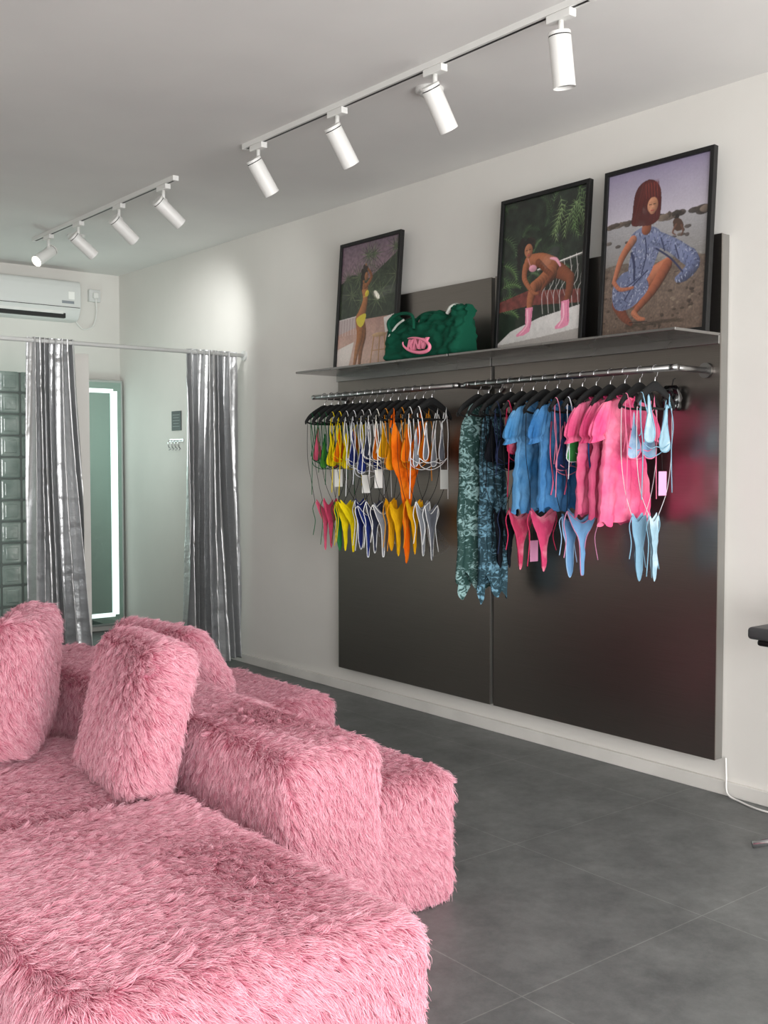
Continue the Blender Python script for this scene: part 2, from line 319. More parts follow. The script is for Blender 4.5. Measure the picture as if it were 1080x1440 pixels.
# ---------------------------------------------------------------- posters
class Canvas:
    def __init__(s,w,h,bg):
        s.w,s.h=w,h; s.U,s.V=np.meshgrid((np.arange(w)+.5)/w,(np.arange(h)+.5)/h); s.a=np.zeros((h,w,3)); s.a[:]=np.array(srgb(bg)[:3])
        s.asp=h/w
    def put(s,m,c,al=1.):
        c=np.array(srgb(c)[:3]) if isinstance(c,str) else c
        m=np.clip(m,0,1)[...,None]*al; s.a=s.a*(1-m)+c*m
    def grad(s,v0,v1,c0,c1):
        t=np.clip((s.V-v0)/(v1-v0),0,1)[...,None]; m=((s.V>=v0)&(s.V<=v1))[...,None]
        s.a=np.where(m,np.array(srgb(c0)[:3])*(1-t)+np.array(srgb(c1)[:3])*t,s.a)
    def poly(s,pts,c,al=1.,sm=False):
        if sm: pts=[tuple(p) for p in smooth_pts(pts,5,True)]
        m=np.zeros(s.U.shape,bool); n=len(pts)
        for i in range(n):
            x1,y1=pts[i]; x2,y2=pts[(i+1)%n]
            if y1==y2: continue
            cnd=((y1>s.V)!=(y2>s.V))&(s.U<(x2-x1)*(s.V-y1)/(y2-y1)+x1); m^=cnd
        s.put(m.astype(float),c,al); return m
    def ell(s,cx,cy,rx,ry,c,al=1.,rot=0,shade=0):
        du=s.U-cx; dv=(s.V-cy)*s.asp; ry*=s.asp
        a=du*math.cos(rot)+dv*math.sin(rot); b=-du*math.sin(rot)+dv*math.cos(rot)
        d=np.sqrt((a/rx)**2+(b/ry)**2)
        col=np.array(srgb(c)[:3])
        if shade: col=col*(1-shade*np.clip(.55*a/rx+.5*b/ry+.3,-.3,1))[...,None]
        s.put((1-d)*12,col,al)
    def cap(s,p,q,r0,r1,c,al=1.,shade=0):
        px,py=p[0],p[1]*s.asp; qx,qy=q[0],q[1]*s.asp
        dx,dy=qx-px,qy-py; L=dx*dx+dy*dy+1e-9
        t=np.clip(((s.U-px)*dx+(s.V*s.asp-py)*dy)/L,0,1); ex=s.U-px-t*dx; ey=s.V*s.asp-py-t*dy; d=np.hypot(ex,ey); r=r0+(r1-r0)*t
        col=np.array(srgb(c)[:3])
        if shade:
            k=np.clip((ex*.7+ey*.6)/r,-1,1); col=np.clip(col*(1-shade*k-.35*shade*(np.clip(d/r,0,1)**4))[...,None],0,1)
        s.put((r-d)*s.w*1.0,col,al)
    def limb(s,pts,rs,c,sh=.6):
        P=[np.array(p) for p in smooth_pts([(p[0],p[1],r) for p,r in zip(pts,rs)],4)]
        for i in range(len(P)-1): s.cap(P[i][:2],P[i+1][:2],P[i][2],P[i+1][2],c,1,sh)
    def noise(s,amt,n,mask=None,seed=0):
        r=np.random.RandomState(seed).rand(int(n*s.asp)+3,n+2)
        x=s.U*n; y=s.V*n*s.asp; xi=x.astype(int); yi=np.clip(y.astype(int),0,r.shape[0]-2); fx=x-xi; fy=y-yi
        v=(r[yi,xi]*(1-fx)+r[yi,xi+1]*fx)*(1-fy)+(r[yi+1,xi]*(1-fx)+r[yi+1,xi+1]*fx)*fy
        k=1+amt*(v-.5)*2
        if mask is not None: k=np.where(mask,k,1)
        s.a=np.clip(s.a*k[...,None],0,1)
    def frond(s,x,y,an,L,c,seed=0,al=.9):
        px,py=x,y; a=an; st=L/9
        for k in range(9):
            nx=px+math.cos(a)*st; ny=py+math.sin(a)*st/s.asp; s.cap((px,py),(nx,ny),.004,.003,c,al)
            for sd in (-1,1):
                b=a+sd*(.9-.05*k); ll=L*.34*(1-abs(k-3)/9); s.cap((nx,ny),(nx+math.cos(b)*ll,ny+math.sin(b)*ll/s.asp),.0065,.0015,c,al)
            px,py=nx,ny; a+=.13*(1 if math.cos(an)>0 else -1)
    def fan(s,cx,cy,R,cols,n=16,a0=0,a1=2*math.pi,seed=0):
        r=np.random.RandomState(seed)
        for k in range(n):
            an=a0+(a1-a0)*k/(n-1)+r.uniform(-.08,.08); L=R*r.uniform(.8,1.1)
            s.cap((cx,cy),(cx+math.cos(an)*L,cy+math.sin(an)*L/s.asp),.009,.002,cols[k%len(cols)],.85)
    def face(s,cx,cy,w,sk,lip='#a03a40',tilt=0.):
        h=w*1.25/s.asp
        def P(u,v): return (cx+w*(u*math.cos(tilt)-v*1.25*math.sin(tilt)),cy+(w*(u*math.sin(tilt)+v*1.25*math.cos(tilt)))/s.asp)
        s.ell(cx,cy,w,h,sk,rot=tilt,shade=.55)
        x,y=P(0,.55); s.ell(x,y,w*.6,h*.55,sk,rot=tilt,shade=.6)
        for u in (-.42,.36):
            a,b=P(u-.2,-.12),P(u+.2,-.12); s.cap(a,b,w*.11,w*.09,'#170c09')
            a,b=P(u-.26,-.36),P(u+.24,-.38); s.cap(a,b,w*.05,w*.04,'#2a1711')
        s.cap(P(-.03,-.1),P(0,.28),w*.07,w*.13,'#d8a385',.55); s.cap(P(-.12,.34),P(.14,.34),w*.06,w*.06,'#4e281c',.7)
        s.cap(P(-.26,.62),P(.24,.60),w*.13,w*.11,lip)
    def blur(s,k=1):
        for _ in range(k):
            p=np.pad(s.a,((1,1),(1,1),(0,0)),'edge'); s.a=(p[1:-1,1:-1]*4+p[:-2,1:-1]+p[2:,1:-1]+p[1:-1,:-2]+p[1:-1,2:])/8
def poster3():
    c=Canvas(240,324,'#a39da8'); R=np.random.RandomState(1)
    c.grad(0,.31,'#9389a6','#c3bcc8'); c.grad(.31,.58,'#a6a4a8','#85827f'); c.grad(.58,1,'#74645a','#635145')
    c.noise(.05,5,c.V<.3,1)
    for k in range(130):
        x,y=R.rand(),.33+.25*R.rand(); c.cap((x,y),(x+.04+.08*R.rand(),y+.002),.0026,.0015,['#c8c6c8','#6c6a6a','#b4b2b4'][k%3],.6)
    for k in range(46):
        x=R.rand(); c.ell(x,.306+.018*R.rand(),.02+.05*R.rand(),.006+(.026*R.rand() if x>.5 else .008),['#51463f','#6a5c52','#7d6e62','#3f3732'][k%4],.95,shade=.6)
    for k in range(14): c.ell(R.rand(),.40+.14*R.rand(),.015+.03*R.rand(),.006+.008*R.rand(),['#4b423c','#6a5f57'][k%2],.9,shade=.6)
    c.poly([(0,.57),(.2,.555),(.5,.58),(.8,.56),(1,.59),(1,.64),(0,.64)],'#6a5b50',.8,True)
    c.noise(.18,25,c.V>.56,4); c.noise(.28,90,c.V>.56,5); c.noise(.08,140,c.V>.3,6)
    for k in range(130):
        x,y=R.rand(),.58+.42*R.rand(); c.ell(x,y,.006+.022*R.rand(),.004+.008*R.rand(),['#43362d','#8b7a6b','#382c25','#75655a'][k%4],.75,shade=.6)
    for k in range(12): c.ell(.28+.045*k,.93+.02*R.rand(),.05,.012,'#33291f',.5)
    c.ell(.705,.335,.020,.018,'#1d1613'); c.poly([(.67,.35),(.72,.345),(.76,.37),(.77,.41),(.72,.42),(.68,.40)],'#4b352a',sm=True); c.limb([(.70,.38),(.67,.42),(.70,.44)],[.012,.010,.006],'#6b4a3c'); c.limb([(.75,.39),(.77,.42),(.75,.45)],[.012,.010,.006],'#5b3d31')
    sk='#a5654a'
    c.limb([(.33,.78),(.48,.665),(.63,.60)],[.075,.072,.052],sk,.8); c.limb([(.63,.61),(.50,.74),(.32,.865)],[.050,.046,.026],'#8f5139',.8)
    c.limb([(.32,.865),(.37,.90),(.43,.91)],[.028,.022,.014],sk); c.limb([(.15,.80),(.22,.88),(.30,.93)],[.06,.04,.02],'#6d3a29')
    c.cap((.28,.92),(.46,.925),.006,.006,'#241b18'); c.cap((.31,.875),(.36,.895),.003,.003,'#241b18')
    before=c.a.copy()
    c.poly([(.09,.70),(.20,.61),(.38,.63),(.46,.72),(.36,.80),(.24,.84),(.12,.82)],'#68708f',sm=True)
    c.poly([(.25,.40),(.36,.355),(.50,.37),(.57,.44),(.52,.56),(.42,.68),(.26,.66),(.25,.56),(.27,.48)],'#717998',sm=True)
    c.limb([(.50,.43),(.68,.50),(.84,.585)],[.058,.062,.07],'#6c7493',.6); c.limb([(.84,.58),(.88,.63),(.80,.685),(.74,.70)],[.07,.06,.05,.03],'#5e6686',.6)
    m=(np.abs(c.a-before).sum(-1)>.02)
    sv=c.a.copy()
    for k in range(1200):
        x,y=R.rand()*.95,.35+R.rand()*.5
        if not m[min(int(y*c.h),c.h-1),min(int(x*c.w),c.w-1)]: continue
        a=R.rand()*3.14; l=.010+.016*R.rand(); c.cap((x,y),(x+math.cos(a)*l,y+math.sin(a)*l),.0062,.003,['#2b3156','#b8bed2','#232946','#7f87a6'][k%4],.8)
    c.a=np.where(m[...,None],c.a,sv)
    for P_,w_ in (([(.27,.50),(.30,.56),(.31,.66)],.014),([(.44,.62),(.30,.70),(.22,.78)],.008),([(.52,.50),(.66,.57),(.78,.66)],.010),([(.40,.42),(.42,.52),(.38,.64)],.008),([(.56,.44),(.60,.52)],.008),([(.14,.72),(.24,.70),(.34,.66)],.007),([(.70,.50),(.74,.58)],.008)):
        c.limb(P_,[w_]*len(P_),'#2c3254',0)
    c.limb([(.28,.42),(.17,.52),(.10,.66)],[.040,.034,.022],sk,.8); c.limb([(.10,.66),(.17,.71),(.30,.71)],[.022,.019,.014],sk,.6)
    c.limb([(.42,.29),(.41,.37)],[.042,.050],'#8a4d35')
    c.poly([(.26,.26),(.28,.14),(.35,.085),(.45,.080),(.53,.14),(.545,.24),(.53,.32),(.46,.35),(.35,.345),(.26,.33)],'#4d1817',sm=True)
    for k in range(34):
        x=.265+.0085*k; c.cap((.36+.0045*k,.085+.004*(k%3)),(x-.008+.01*math.sin(k*2.3),.24+.12*abs(math.cos(k*.11))+.012*math.sin(k*1.7)),.0035,.0018,['#8f3d33','#3d1210','#7b2a24','#5f1d1a','#2c0d0c'][k%5],.75)
    c.face(.462,.234,.054,'#c88d6d')
    for k in range(15): c.cap((.385+.009*k,.10),(.395+.0095*k,.186+.006*math.sin(k*2.1)),.005,.0035,['#8f3d33','#4a1614','#6b231e'][k%3],.9)
    c.noise(.06,120,None,9); c.a*=.9; c.blur(1); return c
def poster2():
    c=Canvas(240,324,'#1b241b')
    c.noise(.5,20,None,2); R=np.random.RandomState(4)
    G_=['#2c4229','#1d301f','#3c5434','#16241a','#55704a','#32482c']
    for k in range(38): c.frond(R.rand(),R.rand()*.6,R.uniform(0,6.28),.12+.14*R.rand(),G_[k%6],k,.85)
    c.noise(.45,16,c.V<.65,12); c.noise(.25,60,c.V<.65,13)
    for k in range(7): c.frond(.55+.4*R.rand(),-.02+.12*R.rand(),R.uniform(.4,2.7),.34,['#7d9464','#64804f'][k%2],k+60,.8)
    for k in range(5): c.frond(.02,.42+.08*k,R.uniform(-.7,.6),.24,['#5f8048','#456638'][k%2],k+90,.9)
    c.poly([(0,.74),(0,.67),(.35,.62),(.95,.66),(1,.66),(1,.75),(.4,.72)],'#6e342f'); c.noise(.4,40,(c.V>.62)&(c.V<.76),3)
    c.poly([(0,1),(0,.955),(.16,.88),(.52,.81),(1,.76),(1,1)],'#d3cfcd'); c.noise(.08,30,c.V>.78,3); c.poly([(0,1),(0,.965),(.55,.94),(1,.91),(1,1)],'#a9a39f')
    for k in range(7):
        x=.56+.07*k; c.limb([(x,.48-.01*k),(x+.03,.58),(x-.03,.66),(x-.01,.79)],[.004,.004,.004,.004],'#e2dedb',0); c.limb([(x+.035,.50),(x-.01,.60),(x+.04,.70)],[.003,.003,.003],'#cfcac6',0)
    c.cap((.46,.49),(1,.43),.007,.007,'#efece9'); c.cap((.46,.50),(1,.44),.003,.003,'#a9a4a0')
    sk='#8f5538'; dk='#6b3a25'
    # perched low on the rail, leaning forward, forearms resting on the knees
    c.limb([(.66,.50),(.78,.545),(.86,.585)],[.080,.064,.050],dk,.8); c.limb([(.86,.58),(.85,.67),(.81,.78)],[.048,.044,.025],dk,.8)
    c.limb([(.36,.43),(.50,.43),(.64,.48)],[.072,.066,.080],sk,.8)
    c.limb([(.62,.53),(.52,.575),(.42,.60)],[.080,.068,.052],sk,.8); c.limb([(.42,.60),(.39,.68),(.38,.78)],[.050,.045,.026],sk,.8)
    c.limb([(.46,.44),(.56,.50),(.64,.545)],[.034,.028,.022],dk,.7); c.limb([(.64,.545),(.56,.60),(.52,.635)],[.024,.020,.014],dk,.7)
    c.limb([(.31,.45),(.30,.53),(.36,.595)],[.038,.031,.024],sk,.8); c.limb([(.36,.595),(.42,.64),(.48,.65)],[.024,.019,.013],sk,.7)
    c.ell(.40,.475,.050,.024,'#df9cae',rot=.15,shade=.5); c.limb([(.61,.43),(.68,.445),(.73,.49)],[.010,.017,.012],'#df9cae',.4); c.cap((.33,.40),(.37,.46),.004,.004,'#e7a6b6')
    for k in range(44):
        a=R.uniform(0,6.28); r=R.rand()**.5; c.ell(.300+.100*r*math.cos(a),.315+.068*r*math.sin(a),.026,.020,['#120c0a','#1e1512','#2b1d17'][k%3],.9)
    for k in range(10): c.ell(.210+.03*R.rand(),.34+.013*k,.024,.017,'#150e0c',.9)
    c.face(.335,.350,.052,'#a56a4c','#b0404a',tilt=-.12)
    for k in range(10): c.ell(.283+.011*k,.288+.006*R.rand(),.018,.012,'#1a1210',.95)
    c.poly([(.335,.735),(.425,.735),(.415,.85),(.40,.895),(.33,.915),(.24,.92),(.235,.905),(.30,.88),(.345,.85)],'#e58cab'); c.poly([(.765,.725),(.855,.72),(.870,.86),(.86,.885),(.79,.90),(.71,.902),(.705,.885),(.77,.85)],'#e58cab')
    c.limb([(.36,.75),(.365,.85),(.28,.905)],[.010,.009,.006],'#f6c0d2',0); c.limb([(.79,.74),(.80,.83),(.75,.885)],[.009,.009,.006],'#f6c0d2',0); c.limb([(.842,.73),(.855,.86)],[.006,.006],'#b75f82',0); c.limb([(.413,.745),(.40,.87)],[.006,.006],'#b75f82',0)
    c.noise(.08,120,None,9); c.blur(1); return c
def poster1():
    c=Canvas(200,268,'#8e7480')
    c.grad(0,.62,'#6b5765','#a5878f'); R=np.random.RandomState(7)
    c.poly([(0,.30),(.2,.24),(.5,.3),(1,.12),(1,.62),(0,.64)],'#2a3425'); c.noise(.45,24,(c.V>.24)&(c.V<.64),3)
    for k in range(11): c.fan(.15+.85*R.rand(),.08+.42*R.rand(),.22,['#34422d','#4f5d40','#222b1d','#6c7756'],22,seed=k)
    c.fan(.12,.27,.2,['#2d3926','#4b573b'],20,seed=44)
    for k in range(6): c.frond(.6+.4*R.rand(),.55*R.rand(),R.uniform(2,4.5),.3,['#45553a','#2b3724'][k%2],k)
    c.noise(.3,50,(c.V<.6),33)
    c.grad(.62,1,'#bd958a','#dbb8a8'); c.noise(.12,14,c.V>.62,8); c.noise(.10,60,c.V>.62,2); c.poly([(0,.60),(.36,.58),(.36,.67),(0,.72)],'#b9a6a6'); c.poly([(0,.84),(.30,.79),(.22,1),(0,1)],'#eadfd9')
    for k in range(7): c.cap((.03+.05*k,.60),(.03+.05*k,.73),.005,.005,'#eee6e3')
    c.cap((0,.60),(.38,.585),.006,.006,'#eee6e3')
    sk='#9c6238'; dk='#84502c'
    # standing in side profile facing right, arms raised to the hair
    c.limb([(.40,.62),(.46,.74),(.43,.86),(.42,.985)],[.068,.054,.040,.026],dk,.7); c.limb([(.38,.61),(.40,.75),(.36,.86),(.33,.985)],[.078,.058,.042,.027],sk,.7)
    c.cap((.33,.985),(.39,.99),.014,.010,sk)
    c.limb([(.44,.37),(.46,.47),(.40,.60)],[.058,.046,.080],sk,.7)
    c.limb([(.45,.36),(.55,.29),(.47,.21)],[.027,.023,.015],dk,.6); c.limb([(.42,.36),(.40,.26),(.44,.18)],[.027,.023,.015],sk,.6)
    c.ell(.485,.415,.034,.028,'#ddca3a',shade=.5,rot=.3); c.cap((.42,.44),(.50,.43),.005,.005,'#ddca3a'); c.poly([(.33,.60),(.48,.575),(.47,.64),(.41,.68),(.34,.65)],'#ddca3a',sm=True)
    for k in range(26): c.ell(.42+.045*R.uniform(-1,1),.245+.05*R.uniform(-1,1),.025,.02,['#1b120d','#2d1e16'][k%2])
    for k in range(8): c.ell(.375+.01*R.rand(),.27+.014*k,.022,.016,'#1b120d',.9)
    c.ell(.455,.275,.030,.036,'#9c6642',shade=.5); c.cap((.485,.275),(.495,.285),.006,.007,'#9c6642'); c.cap((.466,.266),(.476,.266),.003,.003,'#120807'); c.cap((.474,.298),(.484,.298),.004,.003,'#9a3f3f')
    c.ell(.74,.76,.13,.018,'#d0ab84',shade=.4)
    for x0,x1 in ((.65,.61),(.75,.75),(.83,.88)): c.cap((x0,.77),(x1,.99),.011,.011,'#b98a5c',1,.5)
    c.cap((.63,.88),(.86,.88),.007,.007,'#b98a5c'); c.poly([(.80,.63),(1,.61),(1,.73),(.84,.75)],'#e8e2de')
    c.noise(.08,110,None,9); c.blur(1); return c
def print_mat():
    m=bpy.data.materials.new('photo_print'); m.use_nodes=True; nt=m.node_tree; b=nt.nodes['Principled BSDF']
    a=nt.nodes.new('ShaderNodeVertexColor'); a.layer_name='ink'; nt.links.new(a.outputs['Color'],b.inputs['Base Color'])
    b.inputs['Roughness'].default_value=.5; b.inputs['Coat Weight'].default_value=.8; b.inputs['Coat Roughness'].default_value=.02
    return m
M['print']=print_mat()
def framed(y0,y1,canvas,xb,theta,zh,lab):
    w=y1-y0; e=empty('framed_picture',(xb,(y0+y1)/2,SZ+.007),label=lab,category='framed picture',group='framed photographs on the shelf')
    e.rotation_euler=(0,theta,0)
    ft=.020; fd=.028; g=Geo()
    def B(c,s): g.add(*boxg(c,s,.002))
    B((-fd/2,0,ft/2),(fd,w,ft)); B((-fd/2,0,zh-ft/2),(fd,w,ft)); B((-fd/2,w/2-ft/2,zh/2),(fd,ft,zh-2*ft+.004)); B((-fd/2,-w/2+ft/2,zh/2),(fd,ft,zh-2*ft+.004))
    obj('frame',g.mesh('f'),'black',e)
    obj('backing',pmesh('b',*boxg((-.006,0,zh/2),(.008,w-.03,zh-.03))),'black',e)
    W,Hh=canvas.w,canvas.h; pw=w-2*ft+.002; ph=zh-2*ft+.002
    us=np.linspace(0,1,W+1); vs_=np.linspace(0,1,Hh+1)
    U,V=np.meshgrid(us,vs_); co=np.stack([np.full(U.shape,-.016),pw/2-U*pw,zh-ft-V*ph],-1).reshape(-1,3)
    idx=np.arange((W+1)*(Hh+1)).reshape(Hh+1,W+1)
    q=np.stack([idx[:-1,:-1],idx[1:,:-1],idx[1:,1:],idx[:-1,1:]],-1).reshape(-1,4)
    me=bpy.data.meshes.new('print'); me.vertices.add(len(co)); me.vertices.foreach_set('co',co.ravel())
    me.loops.add(q.size); me.loops.foreach_set('vertex_index',q.ravel()); me.polygons.add(len(q)); me.polygons.foreach_set('loop_start',np.arange(0,q.size,4)); me.update(calc_edges=True)
    ca=me.color_attributes.new('ink','FLOAT_COLOR','CORNER'); cc=np.concatenate([canvas.a.reshape(-1,3),np.ones((W*Hh,1))],1); ca.data.foreach_set('color',np.repeat(cc,4,0).ravel().astype(np.float32))
    obj('picture_print',me,'print',e)
framed(2.60,3.17,poster3(),3.815,.060,.765,'black framed photo of a red-haired woman crouching on a beach')
framed(3.26,3.83,poster2(),3.810,.072,.765,'black framed photo of a woman in pink boots sitting before palms')
framed(4.62,5.19,poster1(),3.815,.075,.765,'black framed photo of a woman in yellow bikini by palms')

# ---------------------------------------------------------------- tote bag
def fbm(p,s,seed=0):
    r=np.random.RandomState(seed); o=0
    for k in range(6):
        d=r.randn(3)*s*(1+.5*k); o+=math.sin(p[0]*d[0]+p[1]*d[1]+p[2]*d[2]+r.rand()*6.28)/(1+.5*k)
    return o/3
def rbox_geo(s,r,n=14,bulge=0.):
    bm=bmesh.new(); bmesh.ops.create_cube(bm,size=2); bmesh.ops.subdivide_edges(bm,edges=bm.edges[:],cuts=n,use_grid_fill=True)
    hs=np.array(s)/2; inn=np.maximum(hs-r,0.001)
    for v in bm.verts:
        u=np.array(v.co)
        b=1+bulge*np.array([(1-u[1]**2)*(1-u[2]**2),(1-u[0]**2)*(1-u[2]**2),(1-u[0]**2)*(1-u[1]**2)])
        us=np.sign(u)*(1-(1-np.abs(u))**1.35)
        p=us*hs; c=np.clip(p,-inn,inn); d=p-c; L=np.linalg.norm(d)
        if L>1e-9: 
            m=np.max(np.abs(d)/r); d=d/L*r*min(1,m)
        v.co=Vector((c+d)*b)
    return bm_geo(bm)
M['bag']=mat('green_canvas','#0b4a37',.9,bump=(90,.3,.001),spec=.2)
M['pinkink']=mat('pink_print','#ea86a0',.6)
M['bagwhite']=mat('white_canvas','#c9cdc6',.8)
e=empty('tote_bag',(3.665,4.165,SZ+.007),label='slouchy dark green canvas tote bag with pink logo on the shelf',category='bag')
vs,fs=rbox_geo((.19,.60,.235),.03,40)
out=[]
for v in vs:
    x,y,z=v; t=(z+.1175)/.235
    x*=1-.78*t; y*=(.95+.07*t)
    z+=t**2*(-.045*math.exp(-((y-.06)/.06)**2)+.022*math.sin(y*22+1)+.012*math.sin(y*53))
    f=fbm((x,y,z),13,5); f2=fbm((x,y,z),36,6); cr=1-2*abs(math.sin(y*19+z*24+2*f)); cr2=1-2*abs(math.sin(y*31-z*40+2*f2)); cr3=1-2*abs(math.sin(y*60+z*14+3*f))
    fr=1 if abs(y)>.12 or t>.5 else .45
    x+=.014*f+(.006*f2+(.010*cr+.008*cr2+.004*cr3)*(.3+t))*fr; z+=.012*f2*t; y+=.010*f*t
    out.append((x,y,max(z+.1175,0)))
obj('body',pmesh('bag',out,fs),'bag',e,smooth=True)
for sx,yy in ((-.05,.15),(.04,.03)):
    pts=smooth_pts([(sx-.03,yy+.08,.15),(sx-.035,yy+.09,.205),(sx-.02,yy+.03,.240),(sx-.02,yy-.08,.225),(sx-.03,yy-.11,.15)],6)
    obj('handle',pmesh('h',*tubeg(pts,.009,8)),'bag',e,smooth=True)
obj('white_trim',pmesh('w',*tubeg(smooth_pts([(-.04,-.17,.21),(-.04,-.20,.240),(-.02,-.235,.245),(-.01,-.26,.21)],6),.009,8)),'bagwhite',e,smooth=True)
obj('white_trim',pmesh('w',*tubeg(smooth_pts([(-.06,.27,.13),(-.055,.21,.185),(-.055,.15,.21)],6),.006,8)),'bagwhite',e,smooth=True)
def text_mesh(s,size,ext=.001,shear=0,off=.02):
    cu=bpy.data.curves.new('t','FONT'); cu.body=s; cu.size=size; cu.extrude=ext; cu.align_x='CENTER'; cu.align_y='CENTER'; cu.shear=shear; cu.offset=size*off
    o=bpy.data.objects.new('t',cu); COL.objects.link(o); dg=bpy.context.evaluated_depsgraph_get(); me=bpy.data.meshes.new_from_object(o.evaluated_get(dg)); bpy.data.objects.remove(o); return me
tm=text_mesh('KNV',.070,.008,.3,.045)
lt=obj('logo_lettering',tm,'pinkink',e,loc=(-.112,-.02,.062)); lt.rotation_euler=(math.radians(90),0,math.radians(-90))
ring=[(-.116,-.02+.105*math.cos(a),.060+.036*math.sin(a)+.018*math.cos(a)) for a in np.linspace(.9,6.5,40)]
obj('logo_swoosh',pmesh('r',*tubeg(ring,[.003+.007*math.sin(k/39*math.pi) for k in range(40)],6)),'pinkink',e,smooth=True)

# ---------------------------------------------------------------- hangers and garments
def puff(outline,th,y0=0,rings=5,wr=.0,seed=0,k=4,freq=1.):
    o=[np.array(p) for p in smooth_pts(outline,k,True)]; c=sum(o)/len(o); n=len(o); vs=[];fs=[]
    R=np.random.RandomState(seed); ph=R.rand(6)*6
    def yv(p,s,side):
        h=th*math.sqrt(max(0,1-s**2.4)); x,z=p[0]*freq,p[1]*freq
        w=wr*(math.sin(x*70+ph[0]+z*8)+.6*math.sin(x*38+z*25+ph[1])+.5*math.sin(z*50+x*20+ph[2])+.8*(1-2*abs(math.sin(x*45-z*30+ph[3]+math.sin(z*20))))+.6*(1-2*abs(math.sin(z*60+x*25+ph[4]))))*(1 if s<.99 else .6)
        return y0+side*h+w
    S=[1-i/rings for i in range(rings)]
    for side in (-1,1):
        base=len(vs)
        for s in S:
            for p in o:
                q=c+(p-c)*s; vs.append((q[0],yv(q,s,side),q[1]))
        vs.append((c[0],yv(c,0,side),c[1]))
        for r in range(rings-1):
            for i in range(n):
                a=base+r*n+i; b=base+r*n+(i+1)%n; f=(a,b,b+n,a+n); fs.append(f if side<0 else f[::-1])
        ctr=base+rings*n
        for i in range(n):
            f=(base+(rings-1)*n+i,base+(rings-1)*n+(i+1)%n,ctr); fs.append(f if side<0 else f[::-1])
    return vs,fs
HS=.80
def hanger_parts():
    g=Geo()
    arm=smooth_pts([(-.165*HS,0,-.150),(-.13*HS,0,-.118),(-.06*HS,0,-.085),(0,0,-.068),(.06*HS,0,-.085),(.13*HS,0,-.118),(.165*HS,0,-.150)],5)
    vs=[];fs=[]
    for i,p in enumerate(arm):
        t=abs(p[0])/(.165*HS); hh=.014+.008*(1-t); tt=.006+.004*t
        for a in range(10):
            an=2*math.pi*a/10; vs.append((p[0],tt*math.cos(an),p[2]+hh*math.sin(an)))
    for i in range(len(arm)-1):
        for a in range(10): fs.append((i*10+a,i*10+(a+1)%10,(i+1)*10+(a+1)%10,(i+1)*10+a))
    fs.append(tuple(range(10))); fs.append(tuple(range(len(arm)*10-1,len(arm)*10-11,-1)))
    g.add(vs,fs)
    body=g.mesh('hanger_body')
    bar=pmesh('bar',*tubeg(smooth_pts([(-.155*HS,0,-.150),(-.10*HS,0,-.160),(0,0,-.160),(.10*HS,0,-.160),(.155*HS,0,-.150)],4),.005,8))
    hook=smooth_pts([(0,0,-.07),(0,0,-.035),(.012,0,-.026),(.019,0,-.006),(.017,0,.010),(0,0,.0205),(-.017,0,.010),(-.0195,0,-.004)],5)
    hm=pmesh('hook',*tubeg(hook,.0022,8))
    return body,bar,hm
hb,hbar,hm=hanger_parts()
hb.materials.append(M['velvet']); hbar.materials.append(M['velvet']); hm.materials.append(M['chrome'])
for me in (hb,hbar,hm): me.polygons.foreach_set('use_smooth',[True]*len(me.polygons))
proto=[bpy.data.objects.new('clothes_hanger',hb),bpy.data.objects.new('trouser_bar',hbar),bpy.data.objects.new('hook',hm)]
first=True
def hanger(y,yaw):
    global first
    P=proto if first else [p.copy() for p in proto]; first=False
    o=P[0]
    for p in P: COL.objects.link(p)
    for p in P[1:]: p.parent=o
    o.location=(RX,y,RZ-.002); o.rotation_euler=(0,0,yaw)
    o['label']='slim black velvet clothes hanger with chrome hook on the rail'; o['category']='clothes hanger'; o['group']='black hangers on the rails'
    return o
FM={}
def fab(c,c2=None,sc=9,lo=.45,hi=.6,rough=.9):
    k=(c,c2,sc)
    if k not in FM: FM[k]=mat('fabric',c,rough,noise=(sc,c2,lo,hi) if c2 else None,bump=(34,.85,.007),spec=.15)
    return FM[k]
M['tagw']=mat('tag_card','#eeeeea',.5); M['tagp']=mat('tag_pink','#f2a5cf',.5)
PR=.0022
WHITE={'#e9e9ea','#dfe0e6','#f0f0f0','#efefef','#f2efe4','#f4e9c0','#f2f2f2','#f4f4f4','#eeeeee'}
